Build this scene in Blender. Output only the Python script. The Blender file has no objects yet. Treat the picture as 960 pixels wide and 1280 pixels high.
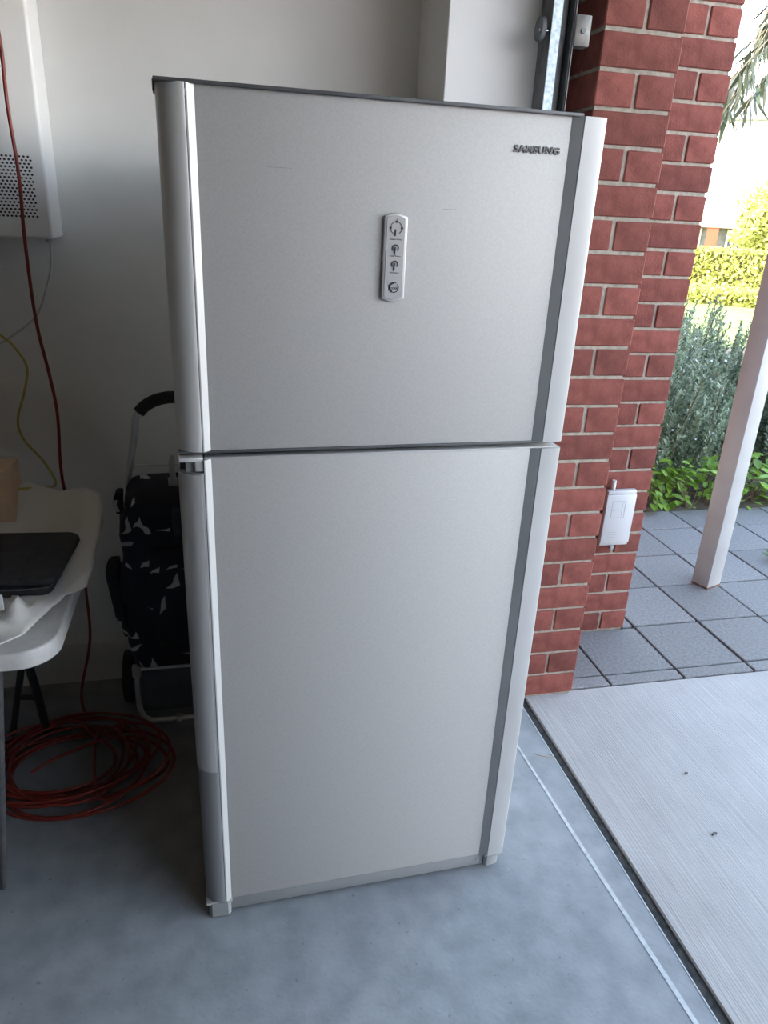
import bpy, bmesh, math, random
from mathutils import Vector, Matrix, Euler, noise as mnoise
random.seed(7)
sc = bpy.context.scene
COL = sc.collection
PI = math.pi

# ------------------------------------------------------------------ camera
cam_d = bpy.data.cameras.new('camera')
cam = bpy.data.objects.new('camera', cam_d); COL.objects.link(cam)
cam_d.sensor_fit = 'VERTICAL'; cam_d.sensor_height = 36.0; cam_d.sensor_width = 27.0
cam_d.lens = 915.97 / 1280 * 36.0
cam_d.clip_start = 0.05; cam_d.clip_end = 400
RW = ((0.97576304, -0.04064488, 0.21502207), (-0.21403406, -0.38184930, 0.89909984), (0.04556222, -0.92333044, -0.38129382))
cam.matrix_world = Matrix(((RW[0][0], -RW[0][1], -RW[0][2], 0), (RW[1][0], -RW[1][1], -RW[1][2], 0),
                           (RW[2][0], -RW[2][1], -RW[2][2], 1.542), (0, 0, 0, 1)))
sc.camera = cam

# ------------------------------------------------------------------ sky, sun, exposure
world = bpy.data.worlds.new('sky'); sc.world = world; world.use_nodes = True
nt = world.node_tree; nt.nodes.clear()
wo = nt.nodes.new('ShaderNodeOutputWorld'); bg = nt.nodes.new('ShaderNodeBackground')
tc = nt.nodes.new('ShaderNodeTexCoord'); sx = nt.nodes.new('ShaderNodeSeparateXYZ'); rp = nt.nodes.new('ShaderNodeValToRGB')
rp.color_ramp.elements[0].position = 0.0; rp.color_ramp.elements[0].color = (1.0, 0.95, 0.87, 1)
rp.color_ramp.elements[1].position = 0.70; rp.color_ramp.elements[1].color = (0.065, 0.105, 0.165, 1)
em = rp.color_ramp.elements.new(0.24); em.color = (0.25, 0.295, 0.345, 1)
nt.links.new(tc.outputs['Generated'], sx.inputs[0]); nt.links.new(sx.outputs['Z'], rp.inputs[0])
nt.links.new(rp.outputs[0], bg.inputs[0]); nt.links.new(bg.outputs[0], wo.inputs[0])
bg.inputs[1].default_value = 15.5
sun_d = bpy.data.lights.new('sun', 'SUN'); sun = bpy.data.objects.new('sun', sun_d); COL.objects.link(sun)
sun_d.energy = 14.0; sun_d.angle = 0.009; sun_d.color = (1.0, 0.93, 0.80)
sun.rotation_euler = Vector((0.78, 0.22, -0.58)).to_track_quat('-Z', 'Y').to_euler()
sc.view_settings.view_transform = 'Standard'; sc.view_settings.look = 'None'
sc.view_settings.gamma = 1.0; sc.view_settings.use_curve_mapping = False
sc.view_settings.exposure = 0.70
sc.cycles.max_bounces = 12; sc.cycles.diffuse_bounces = 8; sc.cycles.use_denoising = True
sc.cycles.transparent_max_bounces = 12

# ------------------------------------------------------------------ materials
def principled(name, col, rough=0.6, metal=0.0, spec=0.5):
    m = bpy.data.materials.new(name); m.use_nodes = True
    b = m.node_tree.nodes['Principled BSDF']
    b.inputs['Base Color'].default_value = (*col, 1); b.inputs['Roughness'].default_value = rough
    b.inputs['Metallic'].default_value = metal; b.inputs['Specular IOR Level'].default_value = spec
    return m, b, m.node_tree
def N(t, k, **kw):
    n = t.nodes.new(k)
    for a, v in kw.items(): setattr(n, a, v)
    return n
def noisy(name, c1, c2, scale=8, rough=0.7, metal=0.0, bump=0.0, bscale=None, stretch=(1, 1, 1), detail=6, spec=0.5, island=0.0, lo=0.35, hi=0.65, objrand=0.0, dist=0.002):
    """two-tone procedural material: noise colour, noise bump, optional per-object brightness"""
    m, b, t = principled(name, c1, rough, metal, spec)
    tcn = N(t, 'ShaderNodeTexCoord'); mp = N(t, 'ShaderNodeMapping'); mp.inputs['Scale'].default_value = stretch
    t.links.new(tcn.outputs['Object'], mp.inputs[0])
    nz = N(t, 'ShaderNodeTexNoise'); nz.inputs['Scale'].default_value = scale; nz.inputs['Detail'].default_value = detail
    t.links.new(mp.outputs[0], nz.inputs['Vector'])
    r = N(t, 'ShaderNodeValToRGB'); r.color_ramp.elements[0].position = lo; r.color_ramp.elements[1].position = hi
    r.color_ramp.elements[0].color = (*c1, 1); r.color_ramp.elements[1].color = (*c2, 1)
    t.links.new(nz.outputs['Fac'], r.inputs[0]); out = r.outputs[0]
    if objrand or island:
        src = N(t, 'ShaderNodeObjectInfo').outputs['Random'] if objrand else N(t, 'ShaderNodeNewGeometry').outputs['Random Per Island']
        amp = objrand or island
        mr = N(t, 'ShaderNodeMapRange'); mr.inputs['To Min'].default_value = 1 - amp; mr.inputs['To Max'].default_value = 1 + amp
        t.links.new(src, mr.inputs['Value'])
        hs = N(t, 'ShaderNodeHueSaturation'); t.links.new(out, hs.inputs['Color']); t.links.new(mr.outputs[0], hs.inputs['Value'])
        out = hs.outputs[0]
    t.links.new(out, b.inputs['Base Color'])
    if bump:
        nb = N(t, 'ShaderNodeTexNoise'); nb.inputs['Scale'].default_value = bscale or scale * 4; nb.inputs['Detail'].default_value = 8
        t.links.new(mp.outputs[0], nb.inputs['Vector'])
        bp = N(t, 'ShaderNodeBump'); bp.inputs['Strength'].default_value = bump; bp.inputs['Distance'].default_value = dist
        t.links.new(nb.outputs['Fac'], bp.inputs['Height']); t.links.new(bp.outputs[0], b.inputs['Normal'])
    return m

M = {}
M['plaster'] = noisy('painted_plaster', (0.66, 0.66, 0.65), (0.72, 0.72, 0.71), 3, 0.75, bump=0.15, bscale=180)
M['skirting'] = noisy('skirting_paint', (0.62, 0.62, 0.61), (0.68, 0.68, 0.67), 4, 0.5)
M['ceiling'] = noisy('ceiling_paint', (0.60, 0.45, 0.29), (0.66, 0.50, 0.33), 3, 0.8)
M['dark_wall'] = noisy('unpainted_block', (0.16, 0.14, 0.12), (0.22, 0.195, 0.17), 6, 0.9, bump=0.4)
M['slab'] = noisy('garage_concrete', (0.195, 0.202, 0.210), (0.270, 0.276, 0.284), 13.0, 0.75, bump=0.3, bscale=90, detail=15, spec=0.3, lo=0.30, hi=0.70)
M['joint'] = noisy('dark_joint', (0.012, 0.012, 0.012), (0.05, 0.045, 0.04), 60, 0.9, bump=0.5, bscale=200)
M['chalk'] = noisy('white_line', (0.34, 0.35, 0.355), (0.46, 0.47, 0.475), 60, 0.9)
M['brick'] = noisy('red_brick', (0.130, 0.038, 0.029), (0.195, 0.061, 0.048), 22, 0.85, bump=0.7, bscale=220, objrand=0.20, spec=0.25)
M['mortar'] = noisy('mortar', (0.25, 0.22, 0.18), (0.36, 0.32, 0.27), 60, 0.95, bump=0.8, bscale=260, spec=0.2)
M['paver'] = noisy('stone_paver', (0.125, 0.119, 0.119), (0.188, 0.18, 0.178), 90, 0.8, bump=0.5, bscale=300, objrand=0.12)
M['soil'] = noisy('soil', (0.05, 0.035, 0.025), (0.11, 0.08, 0.055), 14, 0.95, bump=0.8, bscale=60)
M['lawn'] = noisy('lawn', (0.20, 0.24, 0.04), (0.34, 0.36, 0.09), 3, 0.95, bump=0.8, bscale=70)
M['silver_trim'] = noisy('silver_trim', (0.42, 0.42, 0.41), (0.46, 0.46, 0.45), 3, 0.42, metal=0.15, spec=0.3)
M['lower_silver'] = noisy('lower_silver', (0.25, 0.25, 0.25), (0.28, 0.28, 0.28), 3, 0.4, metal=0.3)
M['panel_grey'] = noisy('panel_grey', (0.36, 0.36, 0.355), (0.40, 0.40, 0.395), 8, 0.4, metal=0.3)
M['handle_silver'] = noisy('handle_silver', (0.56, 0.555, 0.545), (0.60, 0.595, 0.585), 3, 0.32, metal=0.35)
M['cover_silver'] = noisy('cover_silver', (0.47, 0.465, 0.46), (0.51, 0.505, 0.50), 3, 0.34, metal=0.35)
M['cabinet_grey'] = noisy('cabinet_grey', (0.55, 0.55, 0.545), (0.60, 0.60, 0.595), 6, 0.45)
M['plastic_dark'] = noisy('dark_plastic', (0.06, 0.062, 0.065), (0.085, 0.087, 0.09), 10, 0.5)
M['plastic_grey'] = noisy('grey_plastic', (0.21, 0.215, 0.215), (0.25, 0.255, 0.255), 8, 0.5)
M['black'] = noisy('black_print', (0.02, 0.02, 0.022), (0.035, 0.035, 0.038), 30, 0.5)
M['rubber'] = noisy('black_rubber', (0.012, 0.012, 0.013), (0.025, 0.025, 0.027), 20, 0.7)
M['chrome'] = noisy('bright_metal', (0.72, 0.72, 0.72), (0.80, 0.80, 0.80), 20, 0.2, metal=1.0)
M['alu'] = noisy('aluminium_tube', (0.55, 0.56, 0.57), (0.66, 0.67, 0.68), 20, 0.35, metal=0.8)
M['galv'] = noisy('galvanised_steel', (0.26, 0.32, 0.35), (0.46, 0.52, 0.55), 90, 0.45, metal=0.4, bump=0.2, bscale=160)
M['dark_steel'] = noisy('dark_steel', (0.07, 0.075, 0.08), (0.13, 0.135, 0.14), 30, 0.5, metal=0.4)
M['bracket'] = noisy('worn_bracket', (0.10, 0.095, 0.09), (0.17, 0.165, 0.155), 35, 0.5, metal=0.5)
M['white_plastic'] = noisy('white_plastic', (0.42, 0.43, 0.44), (0.46, 0.47, 0.48), 5, 0.4)
M['unit_white'] = noisy('unit_white_steel', (0.84, 0.84, 0.83), (0.88, 0.88, 0.87), 5, 0.45)
M['table_white'] = noisy('table_plastic', (0.36, 0.355, 0.345), (0.41, 0.405, 0.395), 30, 0.45, bump=0.2, bscale=200)
M['leg_black'] = noisy('black_powder_coat', (0.012, 0.012, 0.014), (0.022, 0.022, 0.024), 60, 0.45)
M['leg_grey'] = noisy('grey_powder_coat', (0.07, 0.07, 0.075), (0.10, 0.10, 0.105), 60, 0.35, metal=0.3)
M['cardboard'] = noisy('cardboard', (0.50, 0.34, 0.21), (0.57, 0.40, 0.26), 20, 0.85)
M['sleeve'] = noisy('black_neoprene', (0.010, 0.010, 0.012), (0.02, 0.02, 0.023), 50, 0.75, bump=0.3, bscale=400)
M['cord_red'] = noisy('orange_red_cord', (0.18, 0.018, 0.012), (0.24, 0.028, 0.016), 20, 0.45)
M['cord_yellow'] = noisy('yellow_cable', (0.40, 0.34, 0.08), (0.46, 0.39, 0.11), 20, 0.45)
M['cord_grey'] = noisy('grey_cable', (0.42, 0.41, 0.40), (0.5, 0.49, 0.48), 20, 0.45)
M['foam'] = noisy('black_foam', (0.012, 0.012, 0.016), (0.025, 0.025, 0.03), 120, 0.85, bump=0.5, bscale=300)
M['post_paint'] = noisy('post_paint', (0.29, 0.285, 0.285), (0.33, 0.325, 0.325), 8, 0.45)
M['rust'] = noisy('rust', (0.10, 0.045, 0.022), (0.18, 0.085, 0.045), 60, 0.9, bump=0.5)
M['stem'] = noisy('plant_stem', (0.10, 0.075, 0.045), (0.17, 0.13, 0.08), 20, 0.9)
M['grey_liner'] = noisy('grey_blue_panel', (0.075, 0.095, 0.11), (0.10, 0.12, 0.14), 12, 0.6)
M['timber'] = noisy('pale_timber', (0.24, 0.16, 0.10), (0.30, 0.20, 0.13), 4, 0.7)
M['render_wall'] = noisy('cream_render', (0.78, 0.75, 0.70), (0.84, 0.81, 0.76), 2, 0.85)
M['roof'] = noisy('grey_roof', (0.16, 0.16, 0.165), (0.22, 0.22, 0.225), 5, 0.8)
M['window_glass'] = noisy('window_glass', (0.10, 0.12, 0.14), (0.14, 0.16, 0.18), 2, 0.1)
M['orange_brick'] = noisy('orange_brick', (0.20, 0.045, 0.02), (0.26, 0.06, 0.03), 30, 0.85, bump=0.4)

def leaf_mat(name, c1, c2, trans=0.35, island=0.3, obj=0.0, rough=0.5):
    m = noisy(name, c1, c2, 6, rough, island=island, objrand=obj, spec=0.35)
    t = m.node_tree; b = t.nodes['Principled BSDF']; o = t.nodes['Material Output']
    tr = N(t, 'ShaderNodeBsdfTranslucent'); mx = N(t, 'ShaderNodeMixShader'); mx.inputs[0].default_value = trans
    t.links.new(b.inputs['Base Color'].links[0].from_socket, tr.inputs['Color'])
    t.links.new(b.outputs[0], mx.inputs[1]); t.links.new(tr.outputs[0], mx.inputs[2]); t.links.new(mx.outputs[0], o.inputs[0])
    return m
M['rosemary'] = leaf_mat('rosemary_leaf', (0.14, 0.185, 0.115), (0.29, 0.34, 0.24), 0.3, 0.4)
M['flower'] = leaf_mat('pale_flower', (0.62, 0.62, 0.74), (0.75, 0.75, 0.86), 0.3, 0.1)
M['broad_leaf'] = leaf_mat('broad_leaf', (0.15, 0.26, 0.03), (0.28, 0.40, 0.07), 0.35, 0.0, 0.35, 0.3)
M['backlit_gum_leaf'] = leaf_mat('backlit_gum_leaf', (0.030, 0.040, 0.026), (0.065, 0.078, 0.042), 0.12, 0.0, 0.4)  # leaf colour darkened, the backlit shade is put into it
M['hedge_leaf'] = leaf_mat('hedge_leaf', (0.30, 0.32, 0.07), (0.46, 0.45, 0.14), 0.3, 0.35)
M['tree_leaf'] = leaf_mat('tree_leaf', (0.34, 0.36, 0.09), (0.50, 0.49, 0.17), 0.3, 0.35)

def fridge_panel_mat():
    m = noisy('silver_door_paint', (0.41, 0.40, 0.385), (0.445, 0.435, 0.42), 260, 0.60, metal=0.2, spec=0.2, bump=0.05, bscale=900, dist=0.0005)
    return m
M['door'] = fridge_panel_mat()

def broom_mat():
    m, b, t = principled('broomed_concrete', (0.4, 0.4, 0.4), 0.85)
    tcn = N(t, 'ShaderNodeTexCoord'); mp = N(t, 'ShaderNodeMapping'); mp.inputs['Scale'].default_value = (230, 4.0, 1)
    mp.inputs['Rotation'].default_value = (0, 0, 0.06)
    nz = N(t, 'ShaderNodeTexNoise'); nz.inputs['Scale'].default_value = 1.0; nz.inputs['Detail'].default_value = 5
    t.links.new(tcn.outputs['Object'], mp.inputs[0]); t.links.new(mp.outputs[0], nz.inputs['Vector'])
    n2 = N(t, 'ShaderNodeTexNoise'); n2.inputs['Scale'].default_value = 2.2; n2.inputs['Detail'].default_value = 7
    t.links.new(tcn.outputs['Object'], n2.inputs['Vector'])
    n2.inputs['Detail'].default_value = 15; n2.inputs['Roughness'].default_value = 0.75
    mx = N(t, 'ShaderNodeMix', data_type='FLOAT'); mx.inputs[0].default_value = 0.5
    t.links.new(nz.outputs['Fac'], mx.inputs[2]); t.links.new(n2.outputs['Fac'], mx.inputs[3])
    r = N(t, 'ShaderNodeValToRGB'); r.color_ramp.elements[0].position = 0.32; r.color_ramp.elements[1].position = 0.68
    r.color_ramp.elements[0].color = (0.245, 0.227, 0.216, 1); r.color_ramp.elements[1].color = (0.375, 0.352, 0.34, 1)
    t.links.new(mx.outputs[0], r.inputs[0]); t.links.new(r.outputs[0], b.inputs['Base Color'])
    bp = N(t, 'ShaderNodeBump'); bp.inputs['Strength'].default_value = 0.6; bp.inputs['Distance'].default_value = 0.002
    t.links.new(nz.outputs['Fac'], bp.inputs['Height']); t.links.new(bp.outputs[0], b.inputs['Normal'])
    return m
M['broom'] = broom_mat()

def slab_mat_detail():
    """trowelled concrete: soft cloudy patches plus small dark specks"""
    m = M['slab']; t = m.node_tree; b = t.nodes['Principled BSDF']
    src = b.inputs['Base Color'].links[0].from_socket
    tcn = N(t, 'ShaderNodeTexCoord'); n3 = N(t, 'ShaderNodeTexNoise'); n3.inputs['Scale'].default_value = 75; n3.inputs['Detail'].default_value = 4
    t.links.new(tcn.outputs['Object'], n3.inputs['Vector'])
    r = N(t, 'ShaderNodeValToRGB'); r.color_ramp.elements[0].position = 0.27; r.color_ramp.elements[1].position = 0.34
    r.color_ramp.elements[0].color = (0.62, 0.62, 0.62, 1); r.color_ramp.elements[1].color = (1, 1, 1, 1)
    t.links.new(n3.outputs['Fac'], r.inputs[0])
    mx = N(t, 'ShaderNodeMix', data_type='RGBA', blend_type='MULTIPLY'); mx.inputs[0].default_value = 0.8
    t.links.new(src, mx.inputs[6]); t.links.new(r.outputs[0], mx.inputs[7]); t.links.new(mx.outputs[2], b.inputs['Base Color'])
slab_mat_detail()

def fabric_mat():
    """navy cloth printed with scattered pale triangles"""
    m, b, t = principled('printed_navy_cloth', (0.01, 0.012, 0.03), 0.75)
    L = t.links.new
    def ma(op, a, c=None):
        n = N(t, 'ShaderNodeMath', operation=op)
        for k, q in enumerate((a, c)):
            if q is None: continue
            if isinstance(q, (int, float)): n.inputs[k].default_value = q
            else: L(q, n.inputs[k])
        return n.outputs[0]
    tcn = N(t, 'ShaderNodeTexCoord'); nz = N(t, 'ShaderNodeTexNoise'); nz.inputs['Scale'].default_value = 7
    L(tcn.outputs['Object'], nz.inputs['Vector'])
    sp = N(t, 'ShaderNodeSeparateXYZ'); L(tcn.outputs['Object'], sp.inputs[0])
    wob = ma('MULTIPLY', nz.outputs['Fac'], 3.2)
    u = ma('ADD', ma('MULTIPLY', ma('ADD', sp.outputs['X'], ma('MULTIPLY', sp.outputs['Y'], 0.8)), 21.0), wob)
    v = ma('ADD', ma('MULTIPLY', sp.outputs['Z'], 17.0), ma('MULTIPLY', wob, -0.9))
    fu, fv = ma('FRACT', u), ma('FRACT', v)
    cb = N(t, 'ShaderNodeCombineXYZ'); L(ma('FLOOR', u), cb.inputs[0]); L(ma('FLOOR', v), cb.inputs[1])
    wn = N(t, 'ShaderNodeTexWhiteNoise', noise_dimensions='2D'); L(cb.outputs[0], wn.inputs['Vector'])
    sc_ = N(t, 'ShaderNodeSeparateColor'); L(wn.outputs['Color'], sc_.inputs[0])
    pick = ma('GREATER_THAN', sc_.outputs[0], 0.58)
    slope = ma('ADD', ma('MULTIPLY', sc_.outputs[1], 0.8), 0.15)
    tri = ma('MULTIPLY', ma('LESS_THAN', fv, ma('MULTIPLY', fu, slope)), ma('LESS_THAN', fu, ma('ADD', ma('MULTIPLY', sc_.outputs[2], 0.5), 0.42)))
    mx = N(t, 'ShaderNodeMix', data_type='RGBA'); mx.inputs[6].default_value = (0.008, 0.010, 0.022, 1); mx.inputs[7].default_value = (0.42, 0.42, 0.45, 1)
    L(ma('MULTIPLY', pick, tri), mx.inputs[0]); L(mx.outputs[2], b.inputs['Base Color'])
    return m
M['navy_print'] = fabric_mat()
M['navy_plain'] = noisy('navy_flap_cloth', (0.018, 0.026, 0.04), (0.03, 0.04, 0.055), 40, 0.8)

def film_mat():
    m, b, t = principled('white_plastic_film', (0.80, 0.79, 0.77), 0.35)
    o = t.nodes['Material Output']
    tr = N(t, 'ShaderNodeBsdfTranslucent'); tr.inputs[0].default_value = (0.75, 0.73, 0.70, 1)
    mx = N(t, 'ShaderNodeMixShader'); mx.inputs[0].default_value = 0.3
    tp = N(t, 'ShaderNodeBsdfTransparent'); m2 = N(t, 'ShaderNodeMixShader'); m2.inputs[0].default_value = 0.12
    t.links.new(b.outputs[0], mx.inputs[1]); t.links.new(tr.outputs[0], mx.inputs[2])
    t.links.new(mx.outputs[0], m2.inputs[1]); t.links.new(tp.outputs[0], m2.inputs[2]); t.links.new(m2.outputs[0], o.inputs[0])
    return m
M['film'] = film_mat()

# ------------------------------------------------------------------ mesh helpers
class MB:
    def __init__(self): self.v = []; self.f = []
    def add(self, vs, fs):
        o = len(self.v); self.v += [tuple(x) for x in vs]; self.f += [tuple(i + o for i in q) for q in fs]; return self
    def box(self, x0, y0, z0, x1, y1, z1):
        vs = [(x0,y0,z0),(x1,y0,z0),(x1,y1,z0),(x0,y1,z0),(x0,y0,z1),(x1,y0,z1),(x1,y1,z1),(x0,y1,z1)]
        return self.add(vs, [(0,3,2,1),(4,5,6,7),(0,1,5,4),(1,2,6,5),(2,3,7,6),(3,0,4,7)])
    def prism(self, pts, z0, z1):
        """closed outline pts (x,y), counter-clockwise from above, extruded z0..z1"""
        n = len(pts); vs = [(p[0], p[1], z0) for p in pts] + [(p[0], p[1], z1) for p in pts]
        fs = [tuple(range(n - 1, -1, -1)), tuple(range(n, 2 * n))] + [(i, (i + 1) % n, n + (i + 1) % n, n + i) for i in range(n)]
        return self.add(vs, fs)
    def plate(self, pts, y0, y1):
        """closed outline pts (x,z), counter-clockwise seen from -y, extruded y0 (front) .. y1"""
        n = len(pts); vs = [(p[0], y0, p[1]) for p in pts] + [(p[0], y1, p[1]) for p in pts]
        fs = [tuple(range(n)), tuple(range(2 * n - 1, n - 1, -1))] + [(i, n + i, n + (i + 1) % n, (i + 1) % n) for i in range(n)]
        return self.add(vs, fs)
    def tube(self, pts, r, n=8, cap=True):
        pts = [Vector(p) for p in pts]; m = len(pts); o = len(self.v)
        up = Vector((0, 0, 1)); prev = None
        for i, p in enumerate(pts):
            d = (pts[min(i + 1, m - 1)] - pts[max(i - 1, 0)]).normalized()
            if prev is None:
                a = d.orthogonal().normalized()
            else:
                a = (prev - d * prev.dot(d));  a = a.normalized() if a.length > 1e-6 else d.orthogonal().normalized()
            prev = a; b = d.cross(a); rr = r[i] if isinstance(r, (list, tuple)) else r
            for k in range(n):
                t = 2 * PI * k / n; self.v.append(tuple(p + a * (math.cos(t) * rr) + b * (math.sin(t) * rr)))
        for i in range(m - 1):
            for k in range(n):
                self.f.append((o + i*n + k, o + i*n + (k+1) % n, o + (i+1)*n + (k+1) % n, o + (i+1)*n + k))
        if cap:
            self.f.append(tuple(o + k for k in range(n - 1, -1, -1))); self.f.append(tuple(o + (m-1)*n + k for k in range(n)))
        return self
    def cyl(self, c, axis, r, h, n=24):
        c = Vector(c); a = Vector(axis).normalized()
        return self.tube([c - a * h / 2, c + a * h / 2], r, n)
    def mesh(self, name, mat, smooth=None, bevel=0.0, seg=2):
        me = bpy.data.meshes.new(name); me.from_pydata(self.v, [], self.f)
        bm = bmesh.new(); bm.from_mesh(me)
        bmesh.ops.recalc_face_normals(bm, faces=bm.faces)
        if bevel:
            es = [e for e in bm.edges if len(e.link_faces) == 2 and e.calc_face_angle(0) > 0.6]
            bmesh.ops.bevel(bm, geom=es, offset=bevel, segments=seg, affect='EDGES', profile=0.5)
        bm.to_mesh(me); bm.free()
        if smooth is not None:
            me.polygons.foreach_set('use_smooth', [True] * len(me.polygons)); me.set_sharp_from_angle(angle=math.radians(smooth))
        if mat: me.materials.append(M[mat])
        return me
    def build(self, name, mat, parent=None, smooth=None, bevel=0.0, seg=2):
        o = bpy.data.objects.new(name, self.mesh(name, mat, smooth, bevel, seg)); COL.objects.link(o)
        if parent: o.parent = parent
        return o
def raw(name, verts, faces, mat, parent=None, smooth=None):
    me = bpy.data.meshes.new(name); me.from_pydata(verts, [], faces)
    if smooth is not None:
        me.polygons.foreach_set('use_smooth', [True] * len(me.polygons)); me.set_sharp_from_angle(angle=math.radians(smooth))
    me.materials.append(M[mat]); o = bpy.data.objects.new(name, me); COL.objects.link(o)
    if parent: o.parent = parent
    return o
def tag(o, label, cat, group=None, kind=None):
    o['label'] = label; o['category'] = cat
    if group: o['group'] = group
    if kind: o['kind'] = kind
    return o
def struct(o, label=None):
    o['kind'] = 'structure'
    if label: o['label'] = label
    return o
def empty(name, loc, rz=0.0):
    e = bpy.data.objects.new(name, None); COL.objects.link(e); e.location = loc; e.rotation_euler = (0, 0, rz)
    e.empty_display_size = 0.05; return e
def spline(pts, sub=8):
    P = [Vector(p) for p in pts]; P = [2 * P[0] - P[1]] + P + [2 * P[-1] - P[-2]]; out = []
    for i in range(1, len(P) - 2):
        a, b, c, d = P[i-1], P[i], P[i+1], P[i+2]
        for k in range(sub):
            t = k / sub
            out.append(0.5 * ((2*b) + (c - a) * t + (2*a - 5*b + 4*c - d) * t*t + (3*b - a - 3*c + d) * t**3))
    out.append(P[-2]); return out
def rrect(x0, z0, x1, z1, r, n=6):
    out = []
    for cx, cz, a0 in ((x1 - r, z0 + r, -90), (x1 - r, z1 - r, 0), (x0 + r, z1 - r, 90), (x0 + r, z0 + r, 180)):
        for k in range(n + 1):
            a = math.radians(a0 + 90 * k / n); out.append((cx + r * math.cos(a), cz + r * math.sin(a)))
    return out
def text_mesh(name, body, size, mat, parent, loc, rot, extrude=0.0005, offset=0.0, align='CENTER', sx_=1.0):
    cu = bpy.data.curves.new(name, 'FONT'); cu.body = body; cu.size = size; cu.extrude = extrude; cu.offset = offset
    cu.space_character = 1.12 if extrude > 0.0005 or name == 'logo_face' else 1.0; cu.align_x = align; cu.align_y = 'CENTER'; cu.resolution_u = 3
    tmp = bpy.data.objects.new('tmp_text', cu); COL.objects.link(tmp)
    dg = bpy.context.evaluated_depsgraph_get(); me = bpy.data.meshes.new_from_object(tmp.evaluated_get(dg))
    bpy.data.objects.remove(tmp); bpy.data.curves.remove(cu)
    me.name = name; me.materials.clear(); me.materials.append(M[mat])
    me.transform(Matrix.Diagonal((sx_, 1, 1, 1)))
    o = bpy.data.objects.new(name, me); COL.objects.link(o); o.parent = parent; o.location = loc; o.rotation_euler = rot
    return o

# ================================================================== THE SETTING
XG = 0.972            # edge of the garage slab
floor = struct(MB().box(-6.0, -3.6, -0.15, XG, 2.36, 0.0).build('floor', 'slab'))
struct(MB().prism([(0.960, 0.0), (0.972, 0.0), (0.930, 0.80), (0.8985, 1.352), (0.8805, 1.70), (0.868, 1.98), (0.861, 1.98), (0.8735, 1.70), (0.8885, 1.352), (0.918, 0.80)], 0.0, 0.0012).build('white_line', 'chalk', floor))
struct(MB().box(XG - 0.003, -3.5, -0.02, XG, 1.93, 0.0010).build('slab_edge', 'chalk', floor))
struct(MB().box(XG, -3.6, -0.2, XG + 0.032, 1.955, -0.012).build('joint_filler', 'joint', floor))
driveway = struct(MB().box(XG + 0.030, -9.0, -0.15, 7.5, 1.957, -0.004).build('ground_driveway', 'broom', bevel=0.004, seg=1))

wall_back = struct(MB().box(-6.0, 2.269, 0.0, 0.60, 2.36, 2.55).build('wall_back', 'plaster'))
struct(MB().box(-6.0, 2.257, 0.0, 0.578, 2.2695, 0.152).build('baseboard_back', 'skirting', bevel=0.003))
nib = struct(MB().box(0.578, 2.0, 0.0, 0.868, 2.40, 2.55).build('wall_right_nib', 'plaster', bevel=0.002, seg=1))
struct(MB().box(0.566, 2.0, 0.0, 0.578, 2.257, 0.152).build('baseboard_right', 'skirting', bevel=0.002))
struct(MB().box(0.868, 2.22, 0.0, 0.9545, 2.40, 2.55).build('wall_right_recess', 'dark_wall'))
struct(MB().box(0.80, -0.46, 2.32, 0.953, 2.0, 2.55).build('wall_right_header', 'plaster'))
struct(MB().box(0.80, -3.6, 0.0, 0.953, -0.46, 2.55).build('wall_right_end', 'plaster'))
struct(MB().box(-6.0, -3.7, 0.0, 1.0, -3.6, 2.55).build('wall_front', 'plaster'))
struct(MB().box(-6.1, -3.7, 0.0, -6.0, 2.36, 2.55).build('wall_left', 'dark_wall'))
struct(MB().box(-6.1, -3.7, 2.55, 1.0, 2.40, 2.62).build('ceiling', 'ceiling'))

# ---- brick piers: mortar core with individual bricks
BL, BH, BW, JT = 0.220, 0.076, 0.105, 0.010
CH = BH + JT
def brick_mesh(l, w, h, key, cache={}):
    if key not in cache:
        cache[key] = MB().box(-l/2, -w/2, -h/2, l/2, w/2, h/2).mesh('brick', 'brick', bevel=0.003, seg=1)
    return cache[key]
def put_brick(parent, x0, y0, x1, y1, z, jit=0.0012):
    l, w = x1 - x0, y1 - y0
    me = brick_mesh(l, w, BH, (round(l, 3), round(w, 3)))
    o = bpy.data.objects.new('brick', me); COL.objects.link(o); o.parent = parent
    o.location = ((x0 + x1)/2 + random.uniform(-jit, jit), (y0 + y1)/2 + random.uniform(-jit, jit), z + BH/2 + random.uniform(-0.0008, 0.0008))
    o.rotation_euler = (0, random.uniform(-0.003, 0.003), random.uniform(-0.003, 0.003))
NC = 29
jx0, jx1, jy0, jy1 = 0.955, 1.175, 1.940, 2.390
jamb = struct(MB().box(jx0 + 0.006, jy0 + 0.006, -0.1, jx1 - 0.006, jy1 - 0.004, NC * CH).build('wall_jamb', 'mortar'), 'red brick pier beside the garage opening')
for k in range(NC):
    z = k * CH + 0.004
    if k % 2 == 0:      # stretcher across the jamb face
        put_brick(jamb, jx0, jy0, jx1, jy0 + BW, z)
        put_brick(jamb, jx0, jy0 + BW + JT, jx0 + BW, jy0 + 0.335, z); put_brick(jamb, jx1 - BW, jy0 + BW + JT, jx1, jy0 + 0.335, z)
        put_brick(jamb, jx0, jy0 + 0.345, jx1, jy0 + 0.450, z)
    else:               # two ends side by side
        for s in (0, 1):
            xa = jx0 if s == 0 else jx1 - BW
            put_brick(jamb, xa, jy0, xa + BW, jy0 + BL, z); put_brick(jamb, xa, jy0 + BL + JT, xa + BW, jy0 + 0.450, z)
px0, px1, py0, py1 = 1.177, 1.583, 2.313, 2.535
porch_wall = struct(MB().box(px0, py0 + 0.006, -0.1, px1 - 0.006, py1 - 0.006, NC * CH).build('wall_porch', 'mortar'), 'red brick pier standing forward onto the paved path')
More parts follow.
